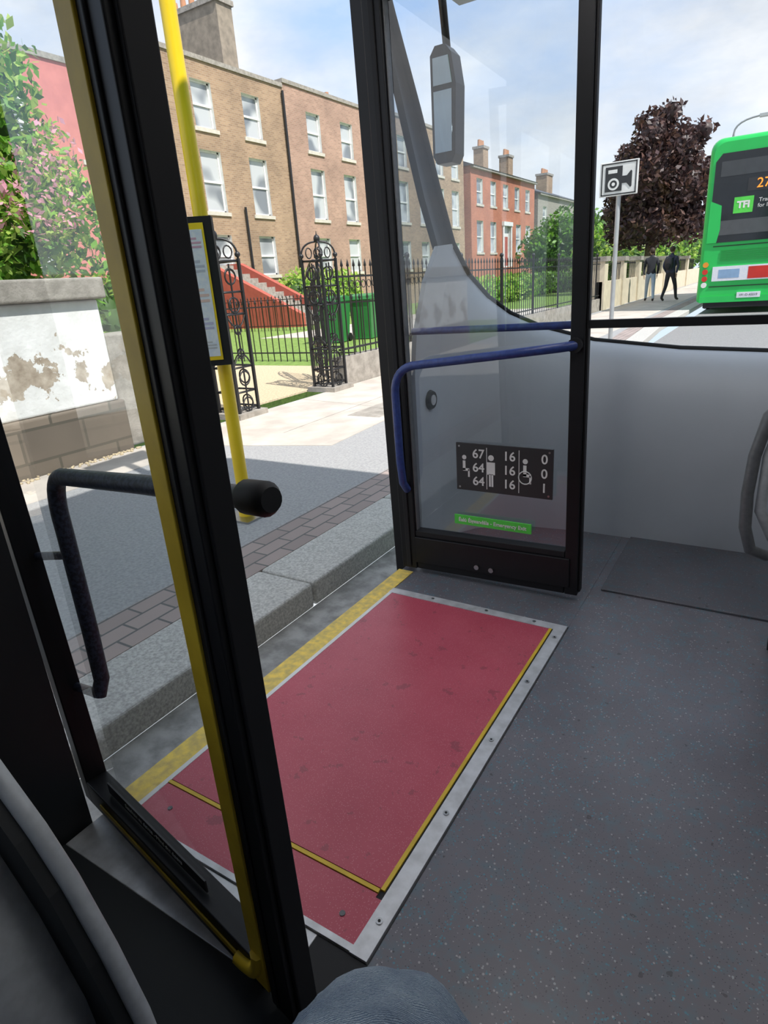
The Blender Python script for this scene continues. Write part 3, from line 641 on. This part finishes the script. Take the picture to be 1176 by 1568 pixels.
# double decker bus ahead
db=bpy.data.objects.new('double_decker_bus',None); S.collection.objects.link(db); db.location=(-2.10,20,ZR)
W=2.5;H=4.32
def prof(y,ins,h):
    pts=[];r=.28
    for cx,cz,a0 in ((W-ins-r,h-r,0),(ins+r,h-r,90),(ins+.08,.3+.08,180),(W-ins-.08,.3+.08,270)):
        rr=r if cz>1 else .08
        for k in range(7):
            a=math.radians(a0+90*k/6); pts.append((cx+rr*math.cos(a),y,cz+rr*math.sin(a)))
    pts.append(pts[0]); return pts
b=B('body')
ringsP=[prof(0,.10,H-.12),prof(.05,.04,H-.04),prof(.18,0,H),prof(9.9,0,H),prof(10.1,.1,H-.1)]
b.loft(ringsP,GREEN); b.quad(ringsP[0][:-1],GREEN); b.quad(ringsP[-1][:-1],GREEN)
b.make(0,db)
b=B('rear_glazing')
b.prism([(.20,1.82),(2.30,1.82),(2.34,1.95),(2.34,3.76),(2.2,3.94),(.30,3.94),(.16,3.76),(.16,1.95)],'y',-.025,.01,BGL)
b.box((.0-.012,.5,2.75),(.0,9.6,3.6),BGL); b.box((W,.5,2.75),(W+.012,9.6,3.6),BGL); b.box((-.012,1,1.2),(0,9.2,2.2),BGL); b.box((W,1,1.2),(W+.012,9.2,2.2),BGL)
b.prism([(.13,1.82),(.36,1.82),(.42,2.15),(.40,2.72),(.13,2.85)],'y',-.035,-.02,GREEN); b.prism([(2.37,1.82),(2.14,1.82),(2.08,2.15),(2.10,2.72),(2.37,2.85)],'y',-.035,-.02,GREEN)
b.box((.40,-.03,2.0),(2.10,-.024,2.35),pm('rear_window_grey',(.08,.085,.09),.15)); b.box((.3,-.03,3.4),(2.2,-.024,3.75),pm('rear_upper_glass',(.05,.055,.06),.15))
b.make(0,db)
b=B('rear_fittings')
b.box((.35,-.03,.85),(2.15,.01,1.22),PAPER); b.box((.50,-.034,.92),(1.0,-.029,1.14),pm('advert_blue',(.25,.4,.6))); b.box((1.2,-.034,.88),(1.75,-.029,1.18),TLR)
for x in (.12,W-.12):
    for z,mm in ((1.28,TLO),(1.10,TLR),(.92,TLR),(.76,WHITE)): b.tube([(x+ (.05 if x<1 else -.05),.02,z),(x+(.05 if x<1 else -.05),-.035,z)],.07,mm,16)
b.box((.1,-.05,.3),(2.4,.02,.46),GREEN); b.box((.2,-.03,.16),(2.3,.2,.3),RUB); b.box((1.0,-.06,.40),(1.55,-.0,.54),PAPER)
b.box((.3,-.02,1.72),(2.2,.01,1.74),RUB); b.box((.3,-.02,.70),(2.2,.01,.72),RUB)
VG=pm('vent_green',(.01,.3,.05))
for k in range(6): b.box((.5,-.02,1.36+k*.05),(2.0,.01,1.375+k*.05),VG)
for x in (.05,W-.05):
    for y in (2.2,7.6):
        b.tube([(x-.14 if x>1 else x-.02,y,.48),(x+.02 if x>1 else x+.14,y,.48)],.48,RUB,24)
EO,_t,_b=nt('orange_led_display'); _b.inputs['Base Color'].default_value=(.9,.25,.02,1); _b.inputs['Emission Color'].default_value=(1,.25,.02,1); _b.inputs['Emission Strength'].default_value=1.0
b.box((.95,-.033,3.0),(1.7,-.024,3.3),SBLK); b.box((.68,-.04,2.50),(1.12,-.024,2.88),SGRN)
b.make(0,db)
text('27b',.32,(1.38,-.04,3.15),EO,db); text('TFI',.22,(.90,-.045,2.69),WHITE,db,off=.01); text('Transport\nfor Ireland',.13,(1.5,-.03,2.70),WHITE,db)
text('191-D-42019',.08,(1.27,-.065,.47),SBLK,db)

def ped(name,loc,rz,top,leg,hairc,ph,pack):
    e=bpy.data.objects.new(name,None); S.collection.objects.link(e); e.location=loc; e.rotation_euler[2]=rz; e.scale=(1.04,)*3
    vs=[(0,0,.96),(0,0,1.12),(0,.01,1.32),(0,0,1.47),(0,.01,1.56)]; es=[(0,1),(1,2),(2,3),(3,4)]; rs=[(.14,.10),(.13,.095),(.155,.11),.065,.055]
    for s in (-1,1):
        k=len(vs); sw=s*ph
        vs+=[(s*.17,0,1.40),(s*.225,-.06*sw-.02,1.14),(s*.215,.10*sw+.06,.91)]; es+=[(2,k),(k,k+1),(k+1,k+2)]; rs+=[.062,.048,.032]
        k=len(vs)
        vs+=[(s*.09,0,.88),(s*.095,-.14*sw+.06,.49),(s*.095,-.30*sw,.10+.04*max(0,s*ph)),(s*.10,-.30*sw+.15,.05+.0*s)]; es+=[(0,k),(k,k+1),(k+1,k+2),(k+2,k+3)]; rs+=[.088,.062,.045,.038]
    o=skin('body',vs,es,rs,2)
    for mm in (top,leg,SHOE): o.data.materials.append(mm)
    for p in o.data.polygons:
        c=p.center; p.material_index=0 if (c.z>.93 or (abs(c.x)>.165 and c.z>.8)) else (1 if c.z>.12 else 2)
    o.parent=e
    b=B('head'); b.sph((0,.02,1.645),(.073,.092,.112),SKIN,16,12); b.sph((0,-.005,1.67),(.082,.095,.105),hairc,16,12); b.sph((0,.112,1.635),(.012,.016,.02),SKIN,8,6)
    for s in (-1,1): b.sph((s*.078,.01,1.64),(.012,.02,.03),SKIN,8,6); b.sph((s*.03,.10,1.655),.01,SBLK,8,6)
    b.box((-.025,.103,1.588),(.025,.108,1.594),TLR)
    for s in (-1,1):
        sw=s*ph; hx,hy,hz=s*.215,.10*sw+.07,.86; b.sph((hx,hy,hz),(.018,.038,.048),SKIN,10,8)
        for i in range(4): b.tube([(hx,hy-.024+i*.016,hz-.03),(hx-s*.006,hy-.02+i*.016,hz-.075-.01*(i in(1,2))),(hx-s*.02,hy-.015+i*.014,hz-.10)],[.009,.008,.006],SKIN,6)
        b.tube([(hx,hy+.03,hz+.01),(hx-s*.015,hy+.055,hz-.03)],[.010,.007],SKIN,6)
    b.make(0,e)
    if pack:
        b=B('backpack'); b.sph((0,-.16,1.22),(.15,.09,.22),SBLK,16,12); b.sph((0,-.23,1.14),(.10,.04,.11),DARKW,12,8)
        for s in (-1,1): b.tube([(s*.09,-.11,1.38),(s*.10,0,1.47),(s*.11,.11,1.38),(s*.12,.09,1.15),(s*.12,-.08,1.06)],.014,SBLK,6)
        b.make(0,e)
JK=pm('dark_jacket',(.02,.022,.03),.8); JK2=pm('navy_jacket',(.035,.045,.085),.8); LJ=pm('light_jeans',(.42,.52,.64),.9); DJ=pm('dark_trousers',(.03,.03,.035),.9); HR=pm('brown_hair',(.05,.03,.02),.7)
ped('pedestrian',(-4.20,25.3,ZF),.25,JK,LJ,HR,1,False); ped('pedestrian',(-3.50,25.0,ZF),-.35,JK2,DJ,HR,-1,True)

# ------------------------------------------------------------------ light
w=bpy.data.worlds.new('sky'); S.world=w; w.use_nodes=True; t=w.node_tree; bg=t.nodes['Background']
g=N(t,'ShaderNodeTexCoord').outputs['Generated']; s=N(t,'ShaderNodeSeparateXYZ'); t.links.new(g,s.inputs[0])
base=ramp(t,s.outputs[2],[(0.0,(.50,.60,.70)),(.25,(.33,.45,.66)),(.9,(.17,.31,.58))])
mp=N(t,'ShaderNodeMapping'); mp.inputs['Scale'].default_value=(1,1,2.2); mp.inputs['Location'].default_value=(.3,.1,.4); t.links.new(g,mp.inputs[0])
cl=ramp(t,noise(t,mp.outputs[0],1.9,8,.55),[(.36,(0,0,0)),(.56,(1,1,1))])
cc=ramp(t,noise(t,mp.outputs[0],4,6,.6),[(.3,(.42,.455,.51)),(.68,(.68,.69,.71))])
t.links.new(mixc(t,cl,base,cc),bg.inputs[0]); bg.inputs[1].default_value=1.45
sl=bpy.data.lights.new('sun','SUN'); sl.energy=5.4; sl.angle=.010; sl.color=(1,.95,.88); so=bpy.data.objects.new('sun',sl); S.collection.objects.link(so)
d=Vector((-.555,.16,-.80)); so.rotation_euler=d.to_track_quat('-Z','Y').to_euler()
S.view_settings.view_transform='Standard'; S.view_settings.look='None'; S.view_settings.exposure=0.2
# ------------------------------------------------------------------ camera
cam=bpy.data.cameras.new('camera'); co=bpy.data.objects.new('camera',cam); S.collection.objects.link(co); S.camera=co
cam.sensor_fit='VERTICAL'; cam.sensor_height=36; cam.lens=36*937/1568; cam.clip_start=.02; cam.clip_end=500
V=Vector((-.5104,.786,-.348)).normalized(); R=Vector((.850,.522,-.0676)); R=(R-V*R.dot(V)).normalized(); Up=R.cross(V)
M=Matrix((R,Up,-V)).transposed().to_4x4(); M.translation=(0,0,1.15); co.matrix_world=M
